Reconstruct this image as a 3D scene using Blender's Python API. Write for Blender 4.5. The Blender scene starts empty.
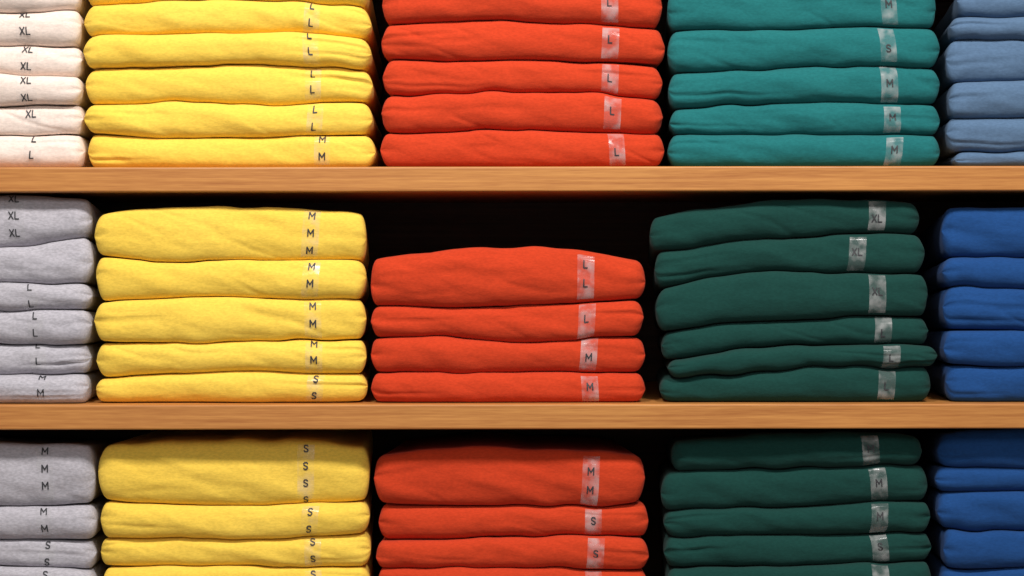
import bpy, math, random
import numpy as np
from mathutils import Vector

random.seed(7)
Z0 = 1.30          # world height of the middle of the photographed area
HP = 262           # photo row of eye level
def PX(p): return (p-512)/1000.0
def PZ(p): return Z0 + (288-p)/1000.0

sc = bpy.context.scene
try:
    sc.view_settings.view_transform = 'Standard'
    sc.view_settings.look = 'None'
except Exception as e:
    print(e)

# ------------------------------------------------------------ materials
def lin(c):
    return tuple(((v/255)/12.92 if v/255 <= 0.04045 else ((v/255+0.055)/1.055)**2.4) for v in c)

def new_mat(name):
    m = bpy.data.materials.new(name); m.use_nodes = True
    nt = m.node_tree
    return m, nt, nt.nodes['Principled BSDF']

def fabric(name, rgb, rgb2=None, heather=0.0, sheen=0.07):
    m, nt, b = new_mat(name)
    N, L = nt.nodes.new, nt.links.new
    c1 = lin(rgb); c2 = lin(rgb2) if rgb2 else tuple(v*0.88 for v in c1)
    tc = N('ShaderNodeTexCoord')
    n1 = N('ShaderNodeTexNoise'); n1.inputs['Scale'].default_value = 14; n1.inputs['Detail'].default_value = 4
    L(tc.outputs['Object'], n1.inputs['Vector'])
    n2 = N('ShaderNodeTexNoise'); n2.inputs['Scale'].default_value = 600; n2.inputs['Detail'].default_value = 3
    mp = N('ShaderNodeMapping'); mp.inputs['Scale'].default_value = (0.45, 1, 1)
    L(tc.outputs['Object'], mp.inputs['Vector']); L(mp.outputs[0], n2.inputs['Vector'])
    mx = N('ShaderNodeMix'); mx.data_type = 'RGBA'
    mx.inputs[6].default_value = (*c2, 1); mx.inputs[7].default_value = (*c1, 1)
    L(n1.outputs['Fac'], mx.inputs[0])
    m2 = N('ShaderNodeMix'); m2.data_type = 'RGBA'; m2.blend_type = 'MULTIPLY'
    m2.inputs[0].default_value = 1.0
    r = N('ShaderNodeValToRGB')
    lo = 0.90 - heather; r.color_ramp.elements[0].color = (lo, lo, lo, 1)
    r.color_ramp.elements[0].position = 0.34; r.color_ramp.elements[1].position = 0.66
    r.color_ramp.elements[1].color = (1.06, 1.06, 1.06, 1)
    L(n2.outputs['Fac'], r.inputs[0]); L(mx.outputs[2], m2.inputs[6]); L(r.outputs[0], m2.inputs[7])
    L(m2.outputs[2], b.inputs['Base Color'])
    b.inputs['Roughness'].default_value = 0.95
    b.inputs['Specular IOR Level'].default_value = 0.12
    b.inputs['Sheen Weight'].default_value = sheen
    b.inputs['Sheen Roughness'].default_value = 0.6
    b.inputs['Sheen Tint'].default_value = (*[0.5+0.5*v for v in c1], 1)
    n3 = N('ShaderNodeTexNoise'); n3.inputs['Scale'].default_value = 28; n3.inputs['Detail'].default_value = 3
    mp3 = N('ShaderNodeMapping'); mp3.inputs['Scale'].default_value = (0.5, 1, 1.2)
    L(tc.outputs['Object'], mp3.inputs['Vector']); L(mp3.outputs[0], n3.inputs['Vector'])
    b1 = N('ShaderNodeBump'); b1.inputs['Strength'].default_value = 0.5; b1.inputs['Distance'].default_value = 0.006
    b2 = N('ShaderNodeBump'); b2.inputs['Strength'].default_value = 0.25; b2.inputs['Distance'].default_value = 0.0007
    L(n3.outputs['Fac'], b1.inputs['Height']); L(n2.outputs['Fac'], b2.inputs['Height'])
    L(b1.outputs[0], b2.inputs['Normal']); L(b2.outputs[0], b.inputs['Normal'])
    return m

M = {
 'white':  fabric('cotton_cream', (240,223,212), (234,215,203)),
 'yellow': fabric('cotton_yellow', (247,209,88), (242,201,76)),
 'red':    fabric('cotton_orange_red', (202,66,34), (192,58,29)),
 'teal':   fabric('cotton_teal', (34,110,111), (28,101,103)),
 'slate':  fabric('cotton_slate_blue', (92,118,147), (82,107,137)),
 'grey':   fabric('cotton_heather_grey', (190,186,193), (179,175,183), heather=0.10),
 'green':  fabric('cotton_dark_green', (25,67,61), (20,59,54)),
 'blue':   fabric('cotton_blue', (33,75,133), (27,67,121)),
}

def film(name, fac_lo, fac_hi):
    m, nt, b = new_mat(name)
    N, L = nt.nodes.new, nt.links.new
    b.inputs['Base Color'].default_value = (0.74, 0.73, 0.73, 1)
    b.inputs['Roughness'].default_value = 0.15
    tr = N('ShaderNodeBsdfTransparent'); mix = N('ShaderNodeMixShader')
    tc = N('ShaderNodeTexCoord'); n = N('ShaderNodeTexNoise'); n.inputs['Scale'].default_value = 75
    L(tc.outputs['Object'], n.inputs['Vector'])
    mr = N('ShaderNodeMapRange'); mr.inputs[1].default_value = 0.42; mr.inputs[2].default_value = 0.68
    mr.inputs[3].default_value = fac_lo; mr.inputs[4].default_value = fac_hi  # whitish noise patches put glossy highlights into the film's opacity
    L(n.outputs['Fac'], mr.inputs[0]); L(mr.outputs[0], mix.inputs[0])
    L(tr.outputs[0], mix.inputs[1]); L(b.outputs[0], mix.inputs[2])
    L(mix.outputs[0], nt.nodes['Material Output'].inputs['Surface'])
    return m
film_dark = film('clear_size_strip', 0.07, 0.36)
film_light = film('clear_size_strip_faint', 0.03, 0.2)
ink, nt_, b_ = new_mat('size_letter_ink')
b_.inputs['Base Color'].default_value = (0.03, 0.03, 0.035, 1); b_.inputs['Roughness'].default_value = 0.6

def wood(name, dark, light, rough=0.4):
    m, nt, b = new_mat(name)
    N, L = nt.nodes.new, nt.links.new
    tc = N('ShaderNodeTexCoord')
    mp = N('ShaderNodeMapping'); mp.inputs['Scale'].default_value = (2.2, 30, 120)
    L(tc.outputs['Object'], mp.inputs['Vector'])
    n = N('ShaderNodeTexNoise'); n.inputs['Scale'].default_value = 2.2; n.inputs['Detail'].default_value = 8
    n.inputs['Roughness'].default_value = 0.65
    L(mp.outputs[0], n.inputs['Vector'])
    mp2 = N('ShaderNodeMapping'); mp2.inputs['Scale'].default_value = (22, 200, 500)
    L(tc.outputs['Object'], mp2.inputs['Vector'])
    n2 = N('ShaderNodeTexNoise'); n2.inputs['Scale'].default_value = 2.0; n2.inputs['Detail'].default_value = 3
    L(mp2.outputs[0], n2.inputs['Vector'])
    ad = N('ShaderNodeMath'); ad.operation = 'MULTIPLY_ADD'; ad.inputs[1].default_value = 0.45
    L(n2.outputs['Fac'], ad.inputs[0]); L(n.outputs['Fac'], ad.inputs[2])
    r = N('ShaderNodeValToRGB')
    r.color_ramp.elements[0].position = 0.50; r.color_ramp.elements[0].color = (*lin(dark), 1)
    r.color_ramp.elements[1].position = 0.92; r.color_ramp.elements[1].color = (*lin(light), 1)
    L(ad.outputs[0], r.inputs[0]); L(r.outputs[0], b.inputs['Base Color'])
    b.inputs['Roughness'].default_value = rough
    bp = N('ShaderNodeBump'); bp.inputs['Strength'].default_value = 0.12; bp.inputs['Distance'].default_value = 0.001
    L(ad.outputs[0], bp.inputs['Height']); L(bp.outputs[0], b.inputs['Normal'])
    return m
W_shelf = wood('oak_shelf', (168,104,50), (204,140,74))
W_dark = wood('dark_stained_panel', (66,47,38), (92,67,54), 0.7)

# ------------------------------------------------------------ helpers
rng = np.random.default_rng(11)
LAT = rng.random((256, 256))
def vn(x, y, seed):
    x = x + seed*17.31 + 1000; y = y + seed*7.77 + 1000
    xi = np.floor(x).astype(int); yi = np.floor(y).astype(int)
    fx = x-xi; fy = y-yi
    fx = fx*fx*fx*(fx*(fx*6-15)+10); fy = fy*fy*fy*(fy*(fy*6-15)+10)
    a = LAT[xi % 256, yi % 256]; b = LAT[(xi+1) % 256, yi % 256]
    c = LAT[xi % 256, (yi+1) % 256]; d = LAT[(xi+1) % 256, (yi+1) % 256]
    return ((a*(1-fx)+b*fx)*(1-fy) + (c*(1-fx)+d*fx)*fy)*2-1

D = 0.30
NP = 2.35
class Shirt:
    def __init__(s, xl, xr, top, bot, it, ib, st, seed, rnd):
        s.xl, s.xr = PX(xl), PX(xr)
        s.top, s.bot, s.it, s.ib = top, bot, it, ib
        s.st = st; s.seed = seed
        s.yoff = rnd.uniform(0.0, 0.007)
        s.a = rnd.uniform(0.011, 0.015)
        s.Rl = rnd.uniform(0.006, 0.012); s.Rr = rnd.uniform(0.006, 0.012)
        s.cr = []
        for k in range(rnd.choice([0, 1, 1, 2])):
            side = rnd.choice([0, 1])
            s.cr.append((side, rnd.uniform(-0.6, 0.6), rnd.uniform(-4, 4), rnd.uniform(0.012, 0.055), rnd.uniform(0.0009, 0.0020), rnd.uniform(0.03, 0.08)))
        s.endc = rnd.uniform(-0.3, 0.3)
    def iface(s, pts, idx, x):
        u = (x-s.st['x0'])/(s.st['x1']-s.st['x0'])
        u = np.clip(u, -0.05, 1.05)
        l, m, r = pts
        py = l*(1-u)*(1-2*u) + m*4*u*(1-u) + r*u*(2*u-1)
        z = PZ(py)
        if not s.st['flat'][idx]:
            k = s.st['seed']*3.7+idx*5.1
            z = z + 0.0024*vn(x*13, x*0, k) + 0.0014*vn(x*38, x*0, k+9)
        return z
    def ev(s, x, yn, zn, dy, dz):
        zt = s.iface(s.top, s.it, x); zb = s.iface(s.bot, s.ib, x)
        zm = (zt+zb)/2; hh = (zt-zb)/2 - 0.0001
        dl = x-s.xl; dr = s.xr-x
        d = np.minimum(dl, dr)
        R = np.where(dl < dr, s.Rl, s.Rr)
        q = np.clip(d/R, 0, 1)
        e = np.clip(1-(1-q)**2.5, 0, 1)**(1/2.5)
        q2 = np.clip(d/0.02, 0, 1); e2 = np.sqrt(np.clip(1-(1-q2)**2, 0, 1))
        sag = 1-0.06*np.exp(-d/0.018)
        ff = np.exp(-(yn/0.02)**2)
        k = s.seed*2.3
        sa = zn*np.abs(hh)
        wr = 0.0024*vn(x*9, sa*14, k) + 0.0014*vn(x*24+sa*45, sa*50+yn*25, k+3)
        # diagonal tension wrinkles
        rd = vn(x*18+sa*40, sa*50+yn*20, k+6)
        wr += -0.0011*np.exp(-(rd/0.16)**2)*np.clip(vn(x*9, sa*10, k+8)+0.2, 0, 1)
        wr += 0.0005*vn(x*60+sa*50, sa*100+yn*60, k+12)
        for (side, c0, c1, ln, dp, fade) in s.cr:
            dd = dl if side == 0 else dr
            zc = c0 + c1*dd
            g = (zn-zc)/0.11
            prof = -np.exp(-g*g) + 0.45*np.exp(-((g-1.6)/1.0)**2)
            wr += dp*prof*np.clip(1.0-(dd-ln)/fade, 0, 1)*ff
        g = (zn-s.endc)/0.14
        endg = np.exp(-g*g)
        wr += -0.0020*endg*np.exp(-d/0.012)
        y = s.st['yb'] + s.yoff + 0.003*vn(x*6, x*0, k+20) + yn + 0.010*(1-e2)*(1-2*yn/D)
        z = zm + zn*hh*e*sag + (1-e)*0.4*hh*s.endc
        y = y + dy*wr*e
        z = z + dz*wr*e*0.3
        t = np.clip((y-s.st['yb'])/D, 0, 1)
        zs = s.st['zs']
        z = zs + (z-zs)*(1-s.st['droop']*t)
        # uneven layered ends
        sgn = np.where(dl < dr, -1.0, 1.0)
        shift = (-0.0012 + 0.0016*vn(zn*1.8, yn*22, k+30) - 0.0010*endg)*np.exp(-d/0.012)
        xq = x + sgn*shift*e
        xc = (s.st['x0']+s.st['x1'])/2
        xx = xc + (xq-xc)*(1-s.st['narrow']*t)
        return xx, y, z
    def front(s, x, th):
        zn = np.sign(np.cos(th))*np.abs(np.cos(th))**(2/NP)
        sn = np.abs(np.sin(th))**(2/NP)
        yn = s.a*(1-sn)
        return s.ev(x, yn, zn, -np.sin(th), np.cos(th))
    def film_pt(s, x, th, off):
        e = 1e-3
        X, Y, Zz = s.front(x, th)
        a = np.array(s.front(x+e, th)); b = np.array(s.front(x-e, th))
        c = np.array(s.front(x, th+0.03)); d2 = np.array(s.front(x, th-0.03))
        t1 = (a-b).T; t2 = (c-d2).T
        nrm = np.cross(t1, t2); nrm /= (np.linalg.norm(nrm, axis=1, keepdims=True)+1e-12)
        flip = np.where(nrm[:, 1:2]*np.sin(th)[:, None] - nrm[:, 2:3]*np.cos(th)[:, None] > 0, -1, 1)
        return np.stack([X, Y, Zz], 1) + nrm*flip*off

def grid_faces(nu, nv, base, wrap):
    i = np.arange(nu-1)[:, None]
    j = np.arange(nv if wrap else nv-1)[None, :]
    jn = (j+1) % nv
    f = np.stack([base+i*nv+j, base+(i+1)*nv+j, base+(i+1)*nv+jn, base+i*nv+jn], -1)
    return f.reshape(-1, 4)

GL = {
 'L': [[(0,1),(0,0),(0.85,0)]],
 'M': [[(0,0),(0,1),(0.5,0.35),(1,1),(1,0)]],
 'X': [[(0,0),(1,1)],[(0,1),(1,0)]],
 'S': [[(0.95,0.82),(0.75,0.97),(0.25,0.97),(0.05,0.8),(0.1,0.62),(0.5,0.5),(0.9,0.38),(0.95,0.2),(0.75,0.03),(0.25,0.03),(0.05,0.18)]],
}

NU = 170
u = np.linspace(0, 1, NU)
UU = 0.5-0.5*np.cos(u*np.pi); UU = 0.45*UU+0.55*u
UU = np.concatenate([[0, .0004, .0015, .004, .008, .013, .019], UU[(UU > .025) & (UU < .975)], [.981, .987, .992, .996, .9985, .9996, 1]])
def ring_arrays(a):
    n = NP; yn = []; zn = []; dy = []; dz = []
    for t in np.linspace(0, math.pi, 32):
        c = math.cos(t); yn.append(a*(1-abs(math.sin(t))**(2/n))); zn.append(math.copysign(abs(c)**(2/n), c)); dy.append(-math.sin(t)); dz.append(c)
    for q in (0.03, 0.07, 0.13, 0.2, 0.26):
        yn.append(q); zn.append(-1); dy.append(0); dz.append(-1)
    for t in np.linspace(math.pi, 0, 8):
        c = math.cos(t); yn.append(D-0.012*(1-abs(math.sin(t)))); zn.append(math.copysign(abs(c)**(2/n), c)); dy.append(math.sin(t)); dz.append(c)
    for q in (0.26, 0.2, 0.15, 0.11, 0.07, 0.045, 0.025):
        yn.append(q); zn.append(1); dy.append(0); dz.append(1)
    return map(np.array, (yn, zn, dy, dz))

def stack(name, mat, shirts, zs_py, droop, seed, film_mat, light, yb, narrow):
    """shirts: list top->bottom of (xl, xr, top(3), bottom(3), sticker or None)"""
    rnd = random.Random(seed)
    xs0 = min(s[0] for s in shirts); xs1 = max(s[1] for s in shirts)
    n = len(shirts)
    st = dict(x0=PX(xs0), x1=PX(xs1), zs=PZ(zs_py), droop=droop, seed=seed, flat=[False]*n+[True], yb=yb, narrow=narrow)
    V = []; F = []; MI = []; base = 0
    def add(v, f, mi):
        nonlocal base
        V.append(v); F.extend((f+base).tolist()); MI.extend([mi]*len(f)); base += len(v)
    for i, (xl, xr, top, bot, lab) in enumerate(shirts):
        top = top if isinstance(top, tuple) else (top,)*3
        bot = bot if isinstance(bot, tuple) else (bot,)*3
        s = Shirt(xl-1.5, xr+1.5, top, bot, i, i+1, st, seed*10+i, rnd)
        yn, zn, dy, dz = ring_arrays(s.a)
        nv = len(yn)
        X = s.xl + (s.xr-s.xl)*UU
        XX = np.repeat(X, nv); t = lambda a_: np.tile(a_, len(X))
        x, y, z = s.ev(XX, t(yn), t(zn), t(dy), t(dz))
        z = np.maximum(z, st['zs'])
        add(np.stack([x, y, z], 1), grid_faces(len(X), nv, 0, True), 0)
        if lab:
            lx, txt, wpx = lab
            w = wpx/1000; cx = PX(lx)
            t0 = rnd.uniform(0.45, 0.75); t1 = math.pi-rnd.uniform(0.4, 0.7)
            xs = np.linspace(cx-w/2, cx+w/2, 9); ths = np.linspace(t0, t1, 30)
            skew = rnd.uniform(-0.002, 0.002)
            GX = np.repeat(xs, 30); GT = np.tile(ths, 9)
            add(s.film_pt(GX + skew*(GT-1.5), GT, 0.0005), grid_faces(9, 30, 0, False), 1)
            # letters
            th = np.linspace(0.1, math.pi-0.1, 200)
            p = np.array(s.front(np.full(200, cx), th)).T
            sl = np.concatenate([[0], np.cumsum(np.linalg.norm(np.diff(p, axis=0), axis=1))])
            tot = sl[-1]
            pitch = 0.0175
            if light:
                offs = rnd.uniform(0.008, 0.013); cs = []
                c = offs
                while c < tot-0.008:
                    cs.append(c); c += pitch
            else:
                H = tot-0.016
                k_ = 1 if H < 0.036 else 2
                mid = tot/2 + rnd.uniform(-0.003, 0.003)
                cs = [mid + (q-(k_-1)/2)*0.019 for q in range(k_)]
            lh = 0.0070
            for c in cs:
                widths = [0.0042 if ch != 'M' else 0.0054 for ch in txt]
                totw = sum(widths)+0.002*(len(txt)-1)
                x0 = cx-totw/2
                for ch, cw in zip(txt, widths):
                    for poly in GL[ch]:
                        for (ax, ay), (bx, by) in zip(poly[:-1], poly[1:]):
                            p0 = np.array([x0+ax*cw, c+lh/2-ay*lh]); p1 = np.array([x0+bx*cw, c+lh/2-by*lh])
                            dvec = p1-p0; ll = np.linalg.norm(dvec)
                            if ll < 1e-6: continue
                            tdir = dvec/ll; nn = np.array([-tdir[1], tdir[0]])*0.0006
                            p0 = p0-tdir*0.0004; p1 = p1+tdir*0.0004
                            k = 6
                            pts = []
                            for q in np.linspace(0, 1, k):
                                m_ = p0*(1-q)+p1*q
                                pts += [m_-nn, m_+nn]
                            pts = np.array(pts)
                            tht = np.interp(pts[:, 1], sl, th)
                            add(s.film_pt(pts[:, 0] + skew*(tht-1.5), tht, 0.0008), grid_faces(k, 2, 0, False), 2)
                    x0 += cw+0.002
    V = np.concatenate(V)
    me = bpy.data.meshes.new(name)
    me.from_pydata(V.tolist(), [], F)
    me.materials.append(mat); me.materials.append(film_mat); me.materials.append(ink)
    me.polygons.foreach_set('material_index', MI)
    me.polygons.foreach_set('use_smooth', [True]*len(F))
    me.update()
    ob = bpy.data.objects.new(name, me)
    sc.collection.objects.link(ob)
    return ob

def build(name, color, xs, faces, labels, zs, droop, seed, fm=None, yb=0.0, narrow=0.08):
    rows = []
    for i in range(len(faces)-1):
        rows.append((xs[i][0], xs[i][1], faces[i], faces[i+1], labels[i] if labels else None))
    stack(name, M[color], rows, zs, droop, seed, fm or film_dark, fm is not None, yb, narrow)

def lb(x, txts, w=17, jit=3, seed=0):
    r = random.Random(seed+x)
    return [(x+r.uniform(-jit, jit), t, w) if t else None for t in txts]

FL = film_light
# ---- top row (sits on shelf whose top is at row 167)
T = 167
build('cream_sweatshirt_stack', 'white', [(-190,79),(-189,79),(-190,80),(-190,80),(-188,81),(-188,82)],
      [-28, 8, 42, 73, 104, (134,134,133), T],
      [(27,'XL',20),(26,'XL',20),(27,'XL',20),(28,'XL',20),(31,'XL',20),(33,'L',18)], T, 0.12, 1, FL, narrow=0.16)
build('yellow_sweatshirt_stack', 'yellow', [(84,368),(83,370),(83,370),(84,371),(84,371),(86,374)],
      [(-28,-30,-28), (4,-2,5), (36,30,37), (68,63,68), (101,101,103), (133,136,135), T],
      [(312,'L',16),(312,'L',16),(311,'L',16),(313,'L',16),(315,'L',16),(322,'M',16)], T, 0.12, 2, FL, narrow=0.06)
build('orange_red_sweatshirt_stack', 'red', [(383,662),(382,665),(383,663),(382,663),(381,664)],
      [(-14,-17,-14), (23,20,26), (59,60,63), (95,92,98), (130,130,135), T],
      [(610,'L',17),(611,'L',17),(611,'L',17),(613,'L',17),(617,'L',16)], T, 0.12, 3)
build('teal_sweatshirt_stack', 'teal', [(669,937),(669,941),(670,942),(671,942),(669,941)],
      [(-14,-14,-14), (29,27,26), (70,67,66), (107,103,101), (134,134,134), T],
      [(889,'M',16),(888,'S',16),(890,'M',17),(893,'M',17),(894,'M',17)], T, 0.12, 4, narrow=0.14)
build('slate_blue_sweatshirt_stack', 'slate', [(960,1214),(953,1212),(949,1214),(951,1214),(949,1214),(957,1214)],
      [(-16,-20,-16), (15,12,10), (40,38,36), (82,80,78), (117,115,113), (152,150,150), T],
      lb(1150, ['M','M','M','L','L','L']), T, 0.12, 5, narrow=0.22)
# ---- middle row
T = 403
build('heather_grey_sweatshirt_stack', 'grey', [(-180,90),(-182,91),(-182,90),(-182,90),(-182,88),(-182,87)],
      [(200,192,196), (244,246,234), (280,282,282), (309,310,310), (341,341,343), (371,372,374), T],
      [(14,'XL',20),None,(31,'L',16),(36,'L',16),(38,'L',16),(42,'M',16)], T, 0.14, 6, FL, narrow=0.18)
build('yellow_sweatshirt_stack', 'yellow', [(94,365),(95,365),(94,365),(95,365),(94,366)],
      [(213,205,213), (257,258,257), (301,298,300), (340,342,341), (378,372,373), T],
      [(311,'M',17),(311,'M',17),(313,'M',17),(314,'M',17),(315,'S',17)], T, 0.14, 7, FL, narrow=0.14)
build('orange_red_sweatshirt_stack', 'red', [(371,645),(371,643),(371,645),(371,645)],
      [(257,248,257), (306,304,300), (336,340,338), (372,372,373), T],
      [(586,'L',17),(587,'L',17),(589,'M',17),(590,'M',17)], T, 0.14, 8)
build('dark_green_sweatshirt_stack', 'green', [(651,921),(656,926),(657,928),(663,930),(669,938),(661,932)],
      [(214,197,201), (250,237,234), (288,272,274), (334,320,319), (363,345,347), (380,371,366), T],
      [(878,'XL',17),(858,'XL',17),(877,'XL',17),(884,'L',17),(891,'L',17),(887,'L',17)], T, 0.14, 9, narrow=0.14)
build('royal_blue_sweatshirt_stack', 'blue', [(944,1205),(944,1205),(945,1206),(945,1206),(948,1206)],
      [(207,204,206), (257,256,256), (288,287,286), (331,330,328), (366,366,366), T],
      lb(1150, ['L','L','M','M','M']), T, 0.14, 10, narrow=0.24)
# ---- bottom row
T = 639
YB = 0.014
build('heather_grey_sweatshirt_stack', 'grey', [(-180,90),(-182,91),(-182,90),(-182,91),(-182,90)],
      [(446,441,446), (506,507,507), (540,541,541), (568,569,570), (602,603,603), T],
      [(42,'M',16),(41,'M',16),(43,'S',16),(42,'S',16),(42,'S',16)], T, 0.12, 11, FL, YB, 0.18)
build('yellow_sweatshirt_stack', 'yellow', [(94,367),(96,367),(95,368),(97,368),(95,368)],
      [(449,440,450), (502,508,502), (540,541,537), (571,572,569), (604,605,604), T],
      [(304,'S',17),(308,'S',17),(311,'S',17),(312,'S',17),(312,'S',17)], T, 0.02, 12, FL, YB, 0.13)
build('orange_red_sweatshirt_stack', 'red', [(373,645),(377,649),(375,649),(376,648),(375,648)],
      [(459,449,456), (506,508,507), (543,541,542), (572,571,572), (604,605,604), T],
      [(591,'M',17),(594,'S',17),(596,'S',17),(595,'S',17),(595,'S',17)], T, 0.06, 13, None, YB)
build('dark_green_sweatshirt_stack', 'green', [(674,925),(663,932),(666,934),(666,936),(668,935),(668,935)],
      [(442,434,438), (476,470,467), (513,509,504), (541,538,534), (573,570,567), (605,604,602), T],
      [(872,'M',17),(881,'M',17),(882,'M',17),(883,'S',17),(882,'S',17),(882,'S',17)], T, 0.12, 14, None, YB, 0.14)
build('royal_blue_sweatshirt_stack', 'blue', [(942,1205),(940,1205),(942,1206),(948,1206),(945,1206),(945,1206)],
      [(436,430,434), (470,470,470), (495,494,494), (534,533,532), (572,570,570), (604,604,604), T],
      lb(1150, ['M','M','S','S','S','S']), T, 0.12, 15, None, YB, 0.24)

# ------------------------------------------------------------ shelving
def box(name, x0, x1, y0, y1, z0, z1, mat, parent=None, bev=0.0018):
    me = bpy.data.meshes.new(name)
    c = ((x0+x1)/2, (y0+y1)/2, (z0+z1)/2)
    vs = [((x-c[0]), (y-c[1]), (z-c[2])) for x in (x0, x1) for y in (y0, y1) for z in (z0, z1)]
    me.from_pydata(vs, [], [(0,1,3,2),(4,6,7,5),(0,4,5,1),(2,3,7,6),(0,2,6,4),(1,5,7,3)])
    me.materials.append(mat); me.update()
    o = bpy.data.objects.new(name, me); o.location = c; sc.collection.objects.link(o)
    if bev:
        b = o.modifiers.new('bevel', 'BEVEL'); b.width = bev; b.segments = 3
    if parent: o.parent = parent
    return o
XL_, XR_ = -0.73, 0.73
for top_py in (-69, 167, 403, 639, 875, 1111, 1400):
    zt = PZ(top_py)-0.0002
    box('wooden_shelf', XL_, XR_, -0.010, 0.348, zt-0.0248, zt, W_shelf)
zhigh = PZ(-260)
box('side_panel_left', XL_-0.025, XL_, -0.012, 0.35, 0, zhigh, W_dark)  # left side panel of the shelving unit, added out of view
box('side_panel_right', XR_, XR_+0.025, -0.012, 0.35, 0, zhigh, W_dark)  # right side panel of the shelving unit, added out of view
box('wall_back', -2.5, 2.5, 0.35, 0.42, 0, 2.8, W_dark, None, 0)

# ------------------------------------------------------------ room
def plain(name, rgb, rough=0.8):
    m, nt, b = new_mat(name)
    n = nt.nodes.new('ShaderNodeTexNoise'); n.inputs['Scale'].default_value = 6
    mx = nt.nodes.new('ShaderNodeMix'); mx.data_type = 'RGBA'
    c = lin(rgb); mx.inputs[6].default_value = (*[v*0.9 for v in c], 1); mx.inputs[7].default_value = (*c, 1)
    nt.links.new(n.outputs['Fac'], mx.inputs[0]); nt.links.new(mx.outputs[2], b.inputs['Base Color'])
    b.inputs['Roughness'].default_value = rough
    return m
box('floor', -2.5, 2.5, -3.2, 0.42, -0.05, 0.0, plain('grey_floor', (130,124,118), 0.5), None, 0)

# ------------------------------------------------------------ lights
w = bpy.data.worlds.new('world'); sc.world = w; w.use_nodes = True
w.node_tree.nodes['Background'].inputs[0].default_value = (1, 0.97, 0.95, 1)
w.node_tree.nodes['Background'].inputs[1].default_value = 0.27
def area(name, loc, target, sx, sy, e, col):
    l = bpy.data.lights.new(name, 'AREA'); l.shape = 'RECTANGLE'; l.size = sx; l.size_y = sy; l.energy = e; l.color = col
    o = bpy.data.objects.new(name, l); sc.collection.objects.link(o); o.location = loc
    o.rotation_euler = (Vector(target)-Vector(loc)).to_track_quat('-Z', 'Y').to_euler()
    return o
area('front_fill', (-0.45, -1.22, Z0+1.42), (0, 0, Z0), 0.22, 0.22, 23, (1, 0.97, 0.93))
area('front_fill', (0.55, -1.22, Z0+1.42), (0, 0, Z0), 0.22, 0.22, 23, (1, 0.97, 0.93))
area('front_fill', (0, -2.3, Z0+1.1), (0, 0, Z0), 1.6, 0.5, 10, (1, 0.97, 0.95))  # wide frontal fill added to soften the fronts, no real lamp

# ------------------------------------------------------------ camera
cd = bpy.data.cameras.new('camera'); cam = bpy.data.objects.new('camera', cd); sc.collection.objects.link(cam)
DIST = 1.9
cam.location = (0, -DIST+0.004, PZ(HP))
cam.rotation_euler = (math.radians(90), math.radians(0.08), 0)
cd.sensor_width = 36; cd.lens = 36*DIST/1.024
cd.shift_y = -(288-HP)/1024
cd.clip_start = 0.05
sc.camera = cam
